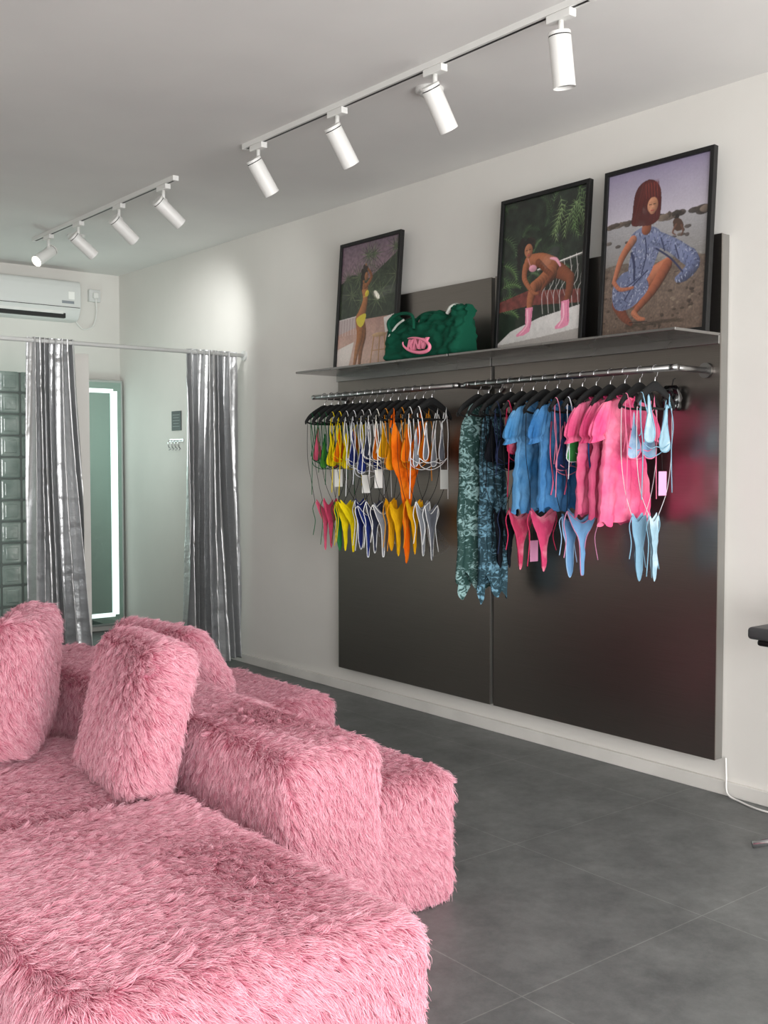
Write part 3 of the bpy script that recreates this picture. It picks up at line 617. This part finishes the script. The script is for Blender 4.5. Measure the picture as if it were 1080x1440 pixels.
def bikini(y,yaw,c,trim,c2=None,top=True,bottom=True,tag=None,s=.68,zt=0,zb=0,label='',cup=.75,sc=9,bc=None,btrim=None,cord='#1b1b1c',var=None):
    e=empty('bikini_set',(RX,y,RZ-.002),label=label,category='bikini',group='swimwear on the rails'); e.rotation_euler=(0,0,yaw)
    m=fab(c,c2,sc); tm_=fab(trim); seed=int(y*1000); R=random.Random(seed); q=HS
    if top:
        for sx in (-1,1):
            dz=R.uniform(-.035,.035)+zt; cx=R.uniform(.060,.085)*q; tw=R.uniform(-.012,.012)
            ol=[(sx*cx+tw,-.190+dz),(sx*(cx-.016*cup),-.27+dz),(sx*(cx-.044*cup),-.345+dz),(sx*(cx-.01)-tw,-.385+dz),(sx*(cx+.038*cup),-.372+dz),(sx*(cx+.016*cup),-.27+dz)]
            if sx<0: ol=ol[::-1]
            obj('bikini_cup',pmesh('cup',*puff(ol,.004,-.010,wr=.0032,seed=seed+sx)),m,e,smooth=True)
            loop=[(p[0],-.0105,p[1]) for p in smooth_pts(ol,4,True)]; loop.append(loop[0])
            pts=loop+[tuple(p) for p in smooth_pts([loop[0],(sx*.10*q,-.013,-.155),(sx*.118*q,-.004,-.098),(sx*.115*q,.010,-.13),(sx*.09*q,.014,-.25),(sx*.11*q,.012,-.36+dz)],4)][1:]
            obj('strap',pmesh('st',*tubeg(pts,PR*1.15,6)),tm_,e,smooth=True)
            if R.random()<.75:
                w=R.uniform(.006,.022); zl=-.42-R.uniform(.0,.16)
                obj('loose_tie',pmesh('lt',*tubeg(smooth_pts([(sx*.12*q,.0,-.105),(sx*(.12*q+w),-.010,-.22),(sx*(.12*q+w*.2),-.014,-.33),(sx*(.12*q+w*.6),-.014,zl)],6),PR,6)),tm_,e,smooth=True)
        a=.12*q
        obj('back_band',pmesh('bb',*tubeg(smooth_pts([(-a,-.01,-.36+zt),(-a*.5,-.014,-.385+zt),(0,-.012,-.378+zt),(a*.5,-.014,-.385+zt),(a,-.01,-.36+zt),(a*.7,.012,-.40+zt),(0,.014,-.42+zt),(-a*.7,.012,-.40+zt),(-a,-.01,-.36+zt)],4),PR,6)),tm_,e,smooth=True)
    if bottom:
        mb=fab(bc,None) if bc else m; tb=fab(btrim) if btrim else tm_
        dz=R.uniform(-.025,.02); v=R.randrange(3) if var is None else var
        OLS=[[(-.105,-.60),(-.05,-.635),(0,-.655),(.05,-.635),(.105,-.60),(.066,-.67),(.022,-.735),(.010,-.87),(0,-.885),(-.010,-.87),(-.022,-.735),(-.066,-.67)],
             [(-.055,-.60),(-.01,-.625),(.050,-.60),(.048,-.67),(.030,-.74),(.026,-.83),(.002,-.875),(-.022,-.82),(-.026,-.73),(-.05,-.67)],
             [(-.100,-.60),(-.03,-.645),(.070,-.605),(.055,-.68),(.018,-.75),(.004,-.86),(-.016,-.88),(-.028,-.80),(-.050,-.72),(-.085,-.66)]]
        ol=[(a*s,b+zb+dz) for a,b in OLS[v]]
        g=Geo(); g.add(*puff(ol,.003,-.006,wr=.0030,seed=seed)); g.add(*puff([(a*.85+.006,b+.012) for a,b in ol],.003,.009,wr=.0026,seed=seed+4))
        obj('bikini_bottom',g.mesh('bot'),mb,e,smooth=True)
        if (btrim or trim) in WHITE or btrim:
            loop=[(p[0],-.006,p[1]) for p in smooth_pts(ol,4,True)]; loop.append(loop[0]); obj('piping',pmesh('pp',*tubeg(loop,PR*1.1,6,caps=False)),tb,e,smooth=True)
        for sx in (-1,1):
            x0=ol[0][0] if sx<0 else max(a for a,b in ol)
            obj('side_tie',pmesh('ti',*tubeg(smooth_pts([(x0,-.004,-.60+zb+dz),(x0+sx*.014,.0,-.65+zb),(x0-sx*.006,.004,-.72+zb),(x0+sx*.012,.0,-.78-.09*R.random()+zb)],4),PR,6)),tb,e,smooth=True)
            obj('hanging_cord',pmesh('co',*tubeg(smooth_pts([(sx*.15*q,.0,-.14),(sx*.150*q,.0,-.35),(sx*.115*q,.0,-.50),(x0,-.002,-.60+zb+dz)],5),.0015,5)),fab(cord),e,smooth=True)
    if tag:
        x,z,mt=tag; obj('price_tag',pmesh('tg',*boxg((x,-.028,z),(.055,.0015,.10),.0005)),mt,e)
        obj('tag_string',pmesh('ts',*tubeg([(x,-.028,z+.045),(x+.004,-.02,z+.12)],.001,4)),'velvet',e)
    return e
def shirt(y,yaw,c,c2,label,w=1.,l=1.,sc=6,ties=None):
    e=empty('t_shirt',(RX,y,RZ-.002),label=label,category='t-shirt',group='tops on the rails'); e.rotation_euler=(0,0,yaw)
    seed=int(y*991); R=np.random.RandomState(seed); ph=R.rand(10)*6; zh=-.62*l
    NA=110; NZ=80; vs=[];fs=[]
    for j in range(NZ+1):
        t=j/NZ; z=-.100+(zh+.100)*t
        sh=min(1,t/.10); hw=(.05+.080*math.sin(sh*math.pi/2)+ (.014*max(0,(t-.45)/.55)-.010*math.sin(max(0,min(1,(t-.1)/.6))*math.pi)))*w
        dp=(.008+.010*sh)+.004*t
        for i in range(NA):
            a=2*math.pi*i/NA; ca,sa=math.cos(a),math.sin(a)
            fold=(.0055*math.sin(5*a+ph[0]+1.6*math.sin(2.2*t+ph[1]))+.0045*math.sin(9*a+ph[2]+2*t)+.0045*(1-2*abs(math.sin(6.5*a+ph[3]+3*t))))*(.3+.9*t)
            cr=.0030*(1-2*abs(math.sin(z*60+4*ca+ph[4]+1.5*math.sin(z*20))))*(.35+math.exp(-((t-.25)/.2)**2))+.0025*math.sin(z*95+7*ca+ph[5])*(.5+.5*math.sin(z*17+ph[8]))+.0025*(1-2*abs(math.sin(z*38-6*ca+ph[9])))
            vs.append((hw*ca+.005*math.sin(9*t+ph[6]),dp*sa+fold+cr,z-.030*(abs(ca)**1.5)*(1-sh)*.6+(.010*math.sin(5*a+ph[7])+.005*math.sin(11*a))*(t**8)))
    for j in range(NZ):
        for i in range(NA): fs.append((j*NA+i,j*NA+(i+1)%NA,(j+1)*NA+(i+1)%NA,(j+1)*NA+i))
    mt=fab(c,c2,sc,.38,.66)
    obj('fabric_body',pmesh('sh',vs,fs),mt,e,smooth=True)
    for sx in (-1,1):
        vs=[];fs=[]; NB=64; NL=36
        for j in range(NL+1):
            t=j/NL; cx=sx*(.105+.060*math.sin(t*1.35))*w; cz=-.128-.165*t**1.15
            r=.018+.033*math.sin(min(1,t*1.25)*math.pi*.62)**.8; r*= (1 if t<.82 else 1-.32*math.sin(min(1,(t-.82)/.10)*math.pi*.5))
            if t>.92: r*=1+.35*(t-.92)/.08
            for i in range(NB):
                a=2*math.pi*i/NB; g_=1+(.11*math.sin(9*a+ph[8])+.05*math.sin(15*a+ph[9]))*(.4+.6*abs(math.cos(t*3.1)))+.05*math.sin(5*a+9*t)
                vs.append((cx+r*g_*math.cos(a),r*.55*g_*math.sin(a)-.004,cz-.25*r*math.cos(a)*sx))
        for j in range(NL):
            for i in range(NB): fs.append((j*NB+i,j*NB+(i+1)%NB,(j+1)*NB+(i+1)%NB,(j+1)*NB+i))
        fs.append(tuple(range(NB)))
        obj('sleeve',pmesh('sl',vs,fs),mt,e,smooth=True)
    obj('neck_binding',pmesh('nb',*tubeg(smooth_pts([(-.055*w,0,-.098),(-.03*w,-.016,-.13),(0,-.020,-.14),(.03*w,-.016,-.13),(.055*w,0,-.098),(.03*w,.016,-.10),(-.03*w,.016,-.10),(-.055*w,0,-.098)],4),.004,6)),fab(c),e,smooth=True)
    if ties:
        for sx in (-.08,.02): obj('drawstring',pmesh('dr',*tubeg(smooth_pts([(sx*w,-.030,-.20),(sx*w-.01,-.034,-.34),(sx*w+.01,-.034,-.46),(sx*w-.005,-.034,-.55*l)],5),.0035,6)),fab(ties),e,smooth=True)
    return e
yl=[5.075-.0675*i for i in range(15)]
yaws=[random.uniform(-.04,.04) for _ in range(32)]
for i,y in enumerate(yl): hanger(y,yaws[i])
B=bikini
B(yl[0],yaws[0],'#d95c7a','#15603a',label='pink bikini with green straps on a black hanger',var=0)
B(yl[1],yaws[1],'#4f9a3f','#1f5a35',label='green bikini with dark green ties on a black hanger',bc='#c94666')
B(yl[2],yaws[2],'#e2ca14','#1f5a35',label='yellow bikini with dark green ties on a black hanger',tag=(-.02,-.47,'tagw'),cup=1.1,bc='#2f7a45')
B(yl[3],yaws[3],'#ea760c','#e8d010',label='orange triangle bikini with yellow ties on a black hanger',cup=1.25,zt=.02,bc='#e8d014')
B(yl[4],yaws[4],'#e9d214','#e9ce0e',label='bright yellow bikini on a black hanger',zb=.02,bc='#e8ce10',s=1.,var=0)
B(yl[5],yaws[5],'#232c66','#e9e9ea',label='navy bikini with white piping on a black hanger')
B(yl[6],yaws[6],'#26357c','#dfe0e6',label='navy bikini with white piping on a black hanger',zt=-.05,tag=(-.03,-.50,'tagw'))
B(yl[7],yaws[7],'#3b3f52','#f0f0f0',label='dark blue bikini with white piping on a black hanger',zt=.02,cup=.7)
B(yl[8],yaws[8],'#da7014','#efefef',label='orange bikini with white piping on a black hanger',bc='#8b8f98',btrim='#f0f0f0',tag=(-.05,-.47,'tagw'))
B(yl[9],yaws[9],'#e0a414','#f2efe4',label='golden yellow bikini with white piping on a black hanger',btrim='#e5a010',cup=1.)
B(yl[10],yaws[10],'#e2980e','#e89420',label='amber bikini with amber ties on a black hanger',bc='#e2ae12',cup=1.)
def swimsuit(y,yaw,c,c2,s,lab):
    e=empty('swimsuit',(RX,y,RZ-.002),label=lab,category='swimsuit',group='swimwear on the rails'); e.rotation_euler=(0,0,yaw)
    ol=[(-.10,-.17),(-.05,-.26),(0,-.30),(.05,-.26),(.10,-.17),(.115,-.30),(.105,-.40),(.065,-.48),(.035,-.60),(.028,-.74),(.012,-.90),(-.012,-.90),(-.028,-.74),(-.035,-.60),(-.065,-.48),(-.105,-.40),(-.115,-.30)]
    obj('fabric_body',pmesh('sw',*puff([(a*s,b) for a,b in ol],.008,0,rings=12,wr=.0050,seed=8,k=6)),fab(c,c2,8),e,smooth=True)
    for sx in (-1,1): obj('strap',pmesh('st',*tubeg(smooth_pts([(sx*.10*s,-.0,-.18),(sx*.115*HS,-.008,-.14),(sx*.118*HS,0,-.10),(sx*.115*s,.010,-.20)],4),.005,6)),fab(c),e,smooth=True)
swimsuit(yl[11],yaws[11],'#e8640a','#ee7a16',.9,'bright orange one-piece swimsuit on a black hanger')
B(yl[12],yaws[12],'#e86c0e','#e89420',label='orange bikini with amber ties on a black hanger',bc='#e0a412',cup=1.)
B(yl[13],yaws[13],'#8c9098','#f2f2f2',label='grey bikini with white piping on a black hanger',btrim='#eeeeee',cup=.45,s=.55)
B(yl[14],yaws[14],'#6d7079','#f4f4f4',label='grey bikini with thick white piping on a black hanger',tag=(.06,-.47,'tagw'),cup=.45,s=.5)

yr=[3.79-.0735*i for i in range(15)]
yr=[v-(.004*(i-9) if i>9 else 0) for i,v in enumerate(yr)]
for i,y in enumerate(yr): hanger(y,yaws[15+i])
def dress_mat(name,c,c2):
    m=bpy.data.materials.new(name); m.use_nodes=True; nt=m.node_tree; b=nt.nodes['Principled BSDF']; b.inputs['Roughness'].default_value=.8
    tc=nt.nodes.new('ShaderNodeTexCoord'); mp=nt.nodes.new('ShaderNodeMapping'); mp.inputs['Scale'].default_value=(1,1,1.6); nt.links.new(tc.outputs['Object'],mp.inputs['Vector'])
    n=nt.nodes.new('ShaderNodeTexNoise'); n.inputs['Scale'].default_value=22; n.inputs['Detail'].default_value=7; n.inputs['Distortion'].default_value=2.0; nt.links.new(mp.outputs['Vector'],n.inputs['Vector'])
    n2=nt.nodes.new('ShaderNodeTexNoise'); n2.inputs['Scale'].default_value=5; nt.links.new(mp.outputs['Vector'],n2.inputs['Vector'])
    ad=nt.nodes.new('ShaderNodeMath'); ad.operation='MULTIPLY_ADD'; ad.inputs[1].default_value=.5; nt.links.new(n2.outputs['Fac'],ad.inputs[0]); nt.links.new(n.outputs['Fac'],ad.inputs[2])
    r=nt.nodes.new('ShaderNodeValToRGB'); r.color_ramp.elements[0].position=.74; r.color_ramp.elements[0].color=srgb(c); r.color_ramp.elements[1].position=.88; r.color_ramp.elements[1].color=srgb(c2)
    nt.links.new(ad.outputs[0],r.inputs['Fac']); nt.links.new(r.outputs['Color'],b.inputs['Base Color']); return m
DM=dress_mat('printed_dress_fabric','#1d403c','#8fb0b0'); DM2=dress_mat('printed_skirt_fabric','#1a3a45','#6f9cb2')
def dress(y,yaw,m,label,zh,w,x0=0,seed=0):
    e=empty('long_dress',(RX,y,RZ-.002),label=label,category='dress',group='dresses on the rail'); e.rotation_euler=(0,0,yaw)
    R=np.random.RandomState(seed+5); ph=R.rand(8)*6; NA=96; NZ=70; vs=[];fs=[]
    for j in range(NZ+1):
        t=j/NZ; z=-.095+(zh+.095)*t
        hw=(.045+.06*min(1,t*9) if t<.12 else .103+.032*t)*w
        dp=.007+.013*min(1,t*4)
        for i in range(NA):
            a=2*math.pi*i/NA
            rip=.6*math.sin(7*a+ph[0]+1.2*math.sin(3*t+ph[1]))+.4*math.sin(13*a+ph[2]+2*t)+.4*(1-2*abs(math.sin(5*a+ph[3])))
            x=x0+hw*math.cos(a)+.004*math.sin(17*t+ph[4]); yy=dp*math.sin(a)+.0085*rip*min(1,t*3)
            zz=z-(.045*math.sin(2*a+ph[5])+.03*math.sin(5*a+ph[6]))*t**6
            vs.append((x,yy,zz))
    for j in range(NZ):
        for i in range(NA): fs.append((j*NA+i,j*NA+(i+1)%NA,(j+1)*NA+(i+1)%NA,(j+1)*NA+i))
    obj('fabric_body',pmesh('dr',vs,fs),m,e,smooth=True)
dress(yr[0],yaws[15],DM,'long dark green printed dress with soft folds on a black hanger',-.98,.92,-.01,1)
dress(yr[1],yaws[16],DM2,'long blue-green printed wrap skirt on a black hanger',-1.0,.72,.03,2)
B(yr[2],yaws[17],'#16181f','#0e0f14',label='black bikini on a black hanger',cup=1.2)
B(yr[3],yaws[18],'#13151c','#2a3350',label='black bikini with navy ties on a black hanger',cup=1.2)
B(yr[4],yaws[19],'#cc4468','#c8355c',c2='#e8869c',label='raspberry pink bikini on a black hanger',cup=1.3,s=.9,zt=.04,tag=(.06,-.80,'tagp'))
shirt(yr[5],yaws[20],'#3b78ab','#6d9fc8','sky blue tie-dye puff-sleeved top on a black hanger',.92,.98)
B(yr[6],yaws[21],'#cf4670','#c8355c',c2='#e8869c',label='raspberry pink bikini bottoms hanging beside blue tops',top=False,s=.95,var=2)
shirt(yr[7],yaws[22],'#2a629a','#5b92c2','deeper blue tie-dye puff-sleeved top on a black hanger',.92,.96,ties='#e86f96')
B(yr[8],yaws[23],'#1e2a4e','#e58aa6',label='navy bikini with pink ties on a black hanger',bc='#6c98c4',btrim='#9fc0e0',cup=1.3,zt=-.02,s=.9,c2='#324a80')
B(yr[9],yaws[24],'#3f8f4a','#e6e6f0',label='green bikini top with pale blue bottoms on a black hanger',bc='#74a0cc',btrim='#c888a8',cup=1.4,zt=.04,s=.95,var=0)
shirt(yr[10],yaws[25],'#dc4a7e','#ee88a8','pink tie-dye puff-sleeved top on a black hanger',.9,.98,ties='#2f5fa8')
shirt(yr[11],yaws[26],'#d64076','#e87a9c','pink tie-dye top with blue drawstrings on a black hanger',.94,1.0,ties='#2f5fa8')
shirt(yr[12],yaws[27],'#de4c7e','#f086a2','large pink tie-dye puff-sleeved top on a black hanger',1.12,1.03)
B(yr[13],yaws[28],'#7f9fc0','#e77fa0',label='pale blue bikini with pink ties on a black hanger',c2='#a9c0d6',cup=1.1,bc='#84adc6',btrim='#84adc6',s=.85,zt=.05,cord='#c9ccd0',var=1)
B(yr[14],yaws[29],'#94b4c4','#7fa8bc',label='pale grey-blue bikini with pink price tags on a black hanger',c2='#b5cad4',cup=.9,zt=.06,tag=(.02,-.47,'tagp'),cord='#c9ccd0',s=.6,var=1)
e=empty('pouch',(XP-.005,2.80,1.70),label='small crumpled glossy black pouch hanging by the rail bracket',category='pouch')
vs,fs=rbox_geo((.035,.09,.10),.015,14)
obj('body',pmesh('p',[(a-.024+.010*fbm((a,b,c),70,2),b+.010*fbm((a,b,c),60,4),c-.02+.010*fbm((a,b,c),60,7)) for a,b,c in vs],fs),mat('black_gloss','#0c0c0e',.15,coat=.4),e,smooth=True)
obj('cord',pmesh('c',*tubeg([(-.024,0,.03),(-.015,.0,.06),(-.003,0,.065)],.003,6)),'black',e)

# ---------------------------------------------------------------- stool
M['seatgrey']=mat('dark_grey_vinyl','#3b3c3e',.45)
e=empty('stool',(3.64,1.98,0),label='tall stool with thin dark grey padded seat and metal legs',category='stool')
obj('seat',pmesh('s',*boxg((0,0,.785),(.39,.39,.045),.014,4)),'seatgrey',e,smooth=True)
obj('low_backrest',pmesh('b',*boxg((.10,.0,.855),(.03,.36,.09),.012,3)),'black',e,smooth=True)
obj('seat_shell',pmesh('p',*boxg((0,0,.750),(.34,.34,.025),.010)),'black',e)
obj('column',pmesh('c',*tubeg([(0,0,.05),(0,0,.74)],.022,20)),'chrome',e,smooth=True)
for k in range(4):
    a=math.radians(141+90*k); d=Vector((math.cos(a),math.sin(a),0))
    obj('leg',pmesh('l',*tubeg([d*.01+Vector((0,0,.05)),d*.12+Vector((0,0,.034)),d*.25+Vector((0,0,.014))],[.018,.016,.013],12)),'chrome',e,smooth=True)
obj('power_cable',pmesh('cb',*tubeg(smooth_pts([(3.915,2.56,.16),(3.905,2.55,.09),(3.885,2.53,.02),(3.87,2.46,.006),(3.84,2.35,.006),(3.85,2.20,.006),(3.87,1.9,.006),(3.87,1.5,.006)],8),.004,8)),'white',smooth=True,
    label='thin white power cable trailing from the panel onto the floor',category='cable')

# ---------------------------------------------------------------- sofa with shaggy fur
def fur_material():
    m=bpy.data.materials.new('pink_fur'); m.use_nodes=True; nt=m.node_tree; b=nt.nodes['Principled BSDF']; out=nt.nodes['Material Output']
    hi=nt.nodes.new('ShaderNodeHairInfo')
    r=nt.nodes.new('ShaderNodeValToRGB'); cr=r.color_ramp
    cr.elements[0].position=0; cr.elements[0].color=srgb('#e298ab'); cr.elements[1].position=1; cr.elements[1].color=srgb('#f6cbd6')
    nt.links.new(hi.outputs['Random'],r.inputs['Fac'])
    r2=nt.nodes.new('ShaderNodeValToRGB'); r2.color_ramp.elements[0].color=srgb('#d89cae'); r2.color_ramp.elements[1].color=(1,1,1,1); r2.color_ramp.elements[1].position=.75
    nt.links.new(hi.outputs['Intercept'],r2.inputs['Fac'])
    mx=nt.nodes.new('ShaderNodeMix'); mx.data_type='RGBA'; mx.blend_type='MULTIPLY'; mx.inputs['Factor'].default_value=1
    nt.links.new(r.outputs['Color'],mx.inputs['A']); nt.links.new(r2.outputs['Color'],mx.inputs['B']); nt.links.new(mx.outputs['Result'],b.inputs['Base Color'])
    b.inputs['Roughness'].default_value=.45; b.inputs['Specular IOR Level'].default_value=.4
    tr=nt.nodes.new('ShaderNodeBsdfTranslucent'); nt.links.new(mx.outputs['Result'],tr.inputs['Color'])
    ms=nt.nodes.new('ShaderNodeMixShader'); ms.inputs['Fac'].default_value=.22
    nt.links.new(b.outputs['BSDF'],ms.inputs[1]); nt.links.new(tr.outputs['BSDF'],ms.inputs[2]); nt.links.new(ms.outputs['Shader'],out.inputs['Surface'])
    return m
M['fur']=fur_material(); M['furbase']=mat('pink_fur_backing','#c97f93',.9)
SR=np.random.RandomState(11)
FW=SR.randn(10,3)*3.6; FP=SR.rand(10,3)*6.28; FWd=SR.randn(10,3)
def field(P):
    o=np.zeros_like(P)
    for k in range(10):
        o+=np.sin(P@FW[k]*(1+.25*k)+FP[k,0])[:,None]*FWd[k]
    return o/3.
def fur(o,world_off,dens,length,rad,seed):
    me=o.data; me.calc_loop_triangles(); nv=len(me.vertices)
    co=np.empty(nv*3); me.vertices.foreach_get('co',co); co=co.reshape(-1,3)
    no=np.empty(nv*3); me.vertices.foreach_get('normal',no); no=no.reshape(-1,3)
    tr=np.empty(len(me.loop_triangles)*3,dtype=np.int32); me.loop_triangles.foreach_get('vertices',tr); tr=tr.reshape(-1,3)
    a,b,c=co[tr[:,0]],co[tr[:,1]],co[tr[:,2]]; ar=np.linalg.norm(np.cross(b-a,c-a),axis=1)/2
    nn=np.cross(b-a,c-a); nn/=np.linalg.norm(nn,axis=1)[:,None]+1e-12
    ar=np.where(nn[:,2]<-.6,0,ar)
    R=np.random.RandomState(seed)
    def samp(n):
        t=R.choice(len(ar),n,p=ar/ar.sum()); u=R.rand(n); v=R.rand(n); f=u+v>1; u[f]=1-u[f]; v[f]=1-v[f]; w=1-u-v
        T=tr[t]; P=co[T[:,0]]*w[:,None]+co[T[:,1]]*u[:,None]+co[T[:,2]]*v[:,None]; N=no[T[:,0]]*w[:,None]+no[T[:,1]]*u[:,None]+no[T[:,2]]*v[:,None]
        N/=np.linalg.norm(N,axis=1)[:,None]; return P,N
    tot=ar.sum(); n=int(tot*dens); ncl=int(tot*2500)
    woff=np.array(world_off)
    def dirs(P,N):
        F=field(P+woff)*.32+np.array([.50,-.60,-.85]); F-= (F*N).sum(1)[:,None]*N; F/=np.maximum(np.linalg.norm(F,axis=1)[:,None],.3); return F
    CP,CN=samp(ncl); CF=dirs(CP,CN)+R.randn(ncl,3)*.30; CT=CP+CN*length*.30*(.2+1.5*R.rand(ncl,1))+CF*length*.80
    kd=kdtree.KDTree(ncl)
    for i,p in enumerate(CP): kd.insert(p,i)
    kd.balance()
    P,N=samp(n); ci=np.array([kd.find(p)[1] for p in P])
    F=dirs(P,N)+R.randn(n,3)*.18; Lr=length*(.6+.6*R.rand(n,1)); stray=R.rand(n,1)<.2
    NP=5; ts=np.linspace(0,1,NP); pts=np.empty((n,NP,3)); rd=np.empty((n,NP))
    lift=.30+.24*R.rand(n,1); cw=np.where(stray,.05,.56)
    for k,t in enumerate(ts):
        p=P+N*Lr*(lift*t*(1.5-.75*t))+F*Lr*(.80*t**1.25)
        p[:,2]-=(Lr[:,0]*.08*t*t)
        p+= (CT[ci]-p)*(cw*t**1.6)
        p+=R.randn(n,3)*.0014*t
        pts[:,k]=p; rd[:,k]=rad*(1-.78*t**1.5)
    zf=.004-woff[2]; pts[...,2]=np.maximum(pts[...,2],zf)
    cu=bpy.data.hair_curves.new('fur'); cu.add_curves([NP]*n)
    cu.attributes['position'].data.foreach_set('vector',pts.astype(np.float32).ravel())
    at=cu.attributes.get('radius') or cu.attributes.new('radius','FLOAT','POINT'); at.data.foreach_set('value',rd.astype(np.float32).ravel())
    cu.materials.append(M['fur'])
    h=bpy.data.objects.new('fur',cu); COL.objects.link(h); h.parent=o; h['kind']='stuff'
    return n
tot=0
def furpiece(name,center,size,r,dens,length,lab,cat,grp=None,rot=None,deform=None,n=18,bulge=.004,rad=.0009,nz=.010):
    global tot
    vs,fs=rbox_geo(size,r,n,bulge=bulge)
    out=[]
    for v in vs:
        p=Vector(v)
        if deform: p=Vector(deform(p,size))
        f=fbm((p.x,p.y,p.z),6,int(center[0]*100)%97)
        p=p*(1+nz*f)
        if rot is not None: p=rot@p
        p=p+Vector((0,0,size[2]/2 if rot is None else 0))
        out.append(p)
    zmin=min(p.z for p in out); base=(center[0],center[1],center[2]+ (zmin if rot is not None else -size[2]/2+zmin))
    out=[(p.x,p.y,p.z-zmin) for p in out]
    o=obj(name,pmesh(name,out,fs),'furbase',loc=base,smooth=True,label=lab,category=cat)
    if grp: o['group']=grp
    tot+=fur(o,base,dens,length,rad,int(abs(center[0]*1000+center[1]*77)))
    return o
G='pink furry sofa sections'
def shear(p,s):
    x,y,z=p; t=(s[0]/2-x)/s[0]; w=(s[1]/2-y)/s[1]
    # soft, slumped near outer corner
    k=max(0,t-.55)/.45*max(0,w-.6)/.4
    return (x+.04*k,y+.13*t*w+.05*k,z-.05*k*(z>0))
furpiece('sofa_section',(1.085,2.225,.215),(.77,1.11,.43),.055,115000,.044,'pink shaggy faux fur sofa ottoman seat block','sofa',G,deform=shear,n=24,rad=.00080)
furpiece('sofa_section',(.98,3.28,.205),(1.05,.86,.41),.05,85000,.044,'pink shaggy faux fur sofa seat with cushions on it','sofa',G)
furpiece('sofa_section',(1.74,2.90,.30),(.32,1.06,.60),.05,95000,.040,'pink shaggy faux fur sofa backrest block','sofa',G,n=22,rad=.00085)
furpiece('sofa_section',(2.105,2.93,.210),(.37,.90,.42),.055,85000,.042,'pink shaggy faux fur sofa seat facing the clothes rail','sofa',G)
furpiece('sofa_section',(2.285,3.985,.21),(.68,.80,.42),.05,60000,.040,'pink shaggy faux fur sofa seat block near the clothes display','sofa',G)
furpiece('sofa_section',(1.70,3.95,.310),(.32,.86,.62),.05,60000,.040,'pink shaggy faux fur sofa backrest block behind cushions','sofa',G)
furpiece('sofa_section',(1.35,5.02,.320),(.72,1.15,.62),.05,30000,.040,'pink shaggy faux fur sofa block at the far end','sofa',G,rad=.0013)
GC='pink furry cushions on the sofa'
def pil(p,s):
    x,y,z=p; a=abs(y)/(s[1]/2); b=abs(z)/(s[2]/2)
    k=1-.30*max(a,b)**3
    return (x*k,y,z)
Rm=lambda ry,rz: Matrix.Rotation(rz,3,'Z')@Matrix.Rotation(ry,3,'Y')
furpiece('cushion',(1.435,3.00,.645),(.18,.45,.44),.05,95000,.040,'square pink shaggy fur cushion leaning on the sofa backrest','cushion',GC,rot=Rm(.22,-.1),deform=pil,bulge=.02)
furpiece('cushion',(1.31,3.60,.665),(.18,.54,.44),.05,80000,.040,'square pink shaggy fur cushion propped on the sofa seat','cushion',GC,rot=Rm(.10,-.50),deform=pil,bulge=.02)
furpiece('cushion',(1.985,3.82,.615),(.17,.56,.32),.075,70000,.040,'pink shaggy fur cushion slumped behind the backrest','cushion',GC,rot=Rm(-.6,.12),deform=pil,bulge=.02)
print('fur strands',tot)

# ---------------------------------------------------------------- light
w=bpy.data.worlds.new('World'); scene.world=w; w.use_nodes=True
bg=w.node_tree.nodes['Background']; bg.inputs['Color'].default_value=(.95,.98,1,1); bg.inputs['Strength'].default_value=2.7
def area(loc,target,sx,sy,e,col):
    l=bpy.data.lights.new('daylight','AREA'); l.shape='RECTANGLE'; l.size=sx; l.size_y=sy; l.energy=e; l.color=col
    o=bpy.data.objects.new('daylight',l); COL.objects.link(o); o.location=loc; o.rotation_euler=(Vector(target)-Vector(loc)).to_track_quat('-Z','Y').to_euler(); return o
area((.4,YF-.15,1.3),(.6,3,2.2),6.5,2.4,460,(1,.99,.97))
pl=bpy.data.lights.new('fitting_room_fill','POINT'); pl.energy=11; pl.color=(.78,1,.94); pl.shadow_soft_size=.15  # added green-cyan fill beside the LED mirror, no fixture of its own
o=bpy.data.objects.new('fitting_room_fill',pl); COL.objects.link(o); o.location=(3.1,7.7,1.6)
for tgt,en,sz in (((3.93,2.02,1.62),900,3.4),((3.93,1.90,.98),900,5.0)):
    l=bpy.data.lights.new('sunbeam','SPOT'); l.energy=en; l.spot_size=math.radians(sz); l.spot_blend=.25; l.color=(1,.97,.92); l.shadow_soft_size=.02
    o=bpy.data.objects.new('sunbeam',l); COL.objects.link(o); o.location=(.6,-2.75,2.2); o.rotation_euler=(Vector(tgt)-Vector((.6,-2.75,2.2))).to_track_quat('-Z','Y').to_euler()

# ---------------------------------------------------------------- camera
cam=bpy.data.cameras.new('Camera'); co=bpy.data.objects.new('Camera',cam); COL.objects.link(co)
cam.sensor_fit='VERTICAL'; cam.sensor_height=36; cam.lens=37.5; cam.clip_start=.05
co.location=(0,0,1.4); co.rotation_euler=(math.radians(90-2.596),0,math.radians(-38.86))
scene.camera=co
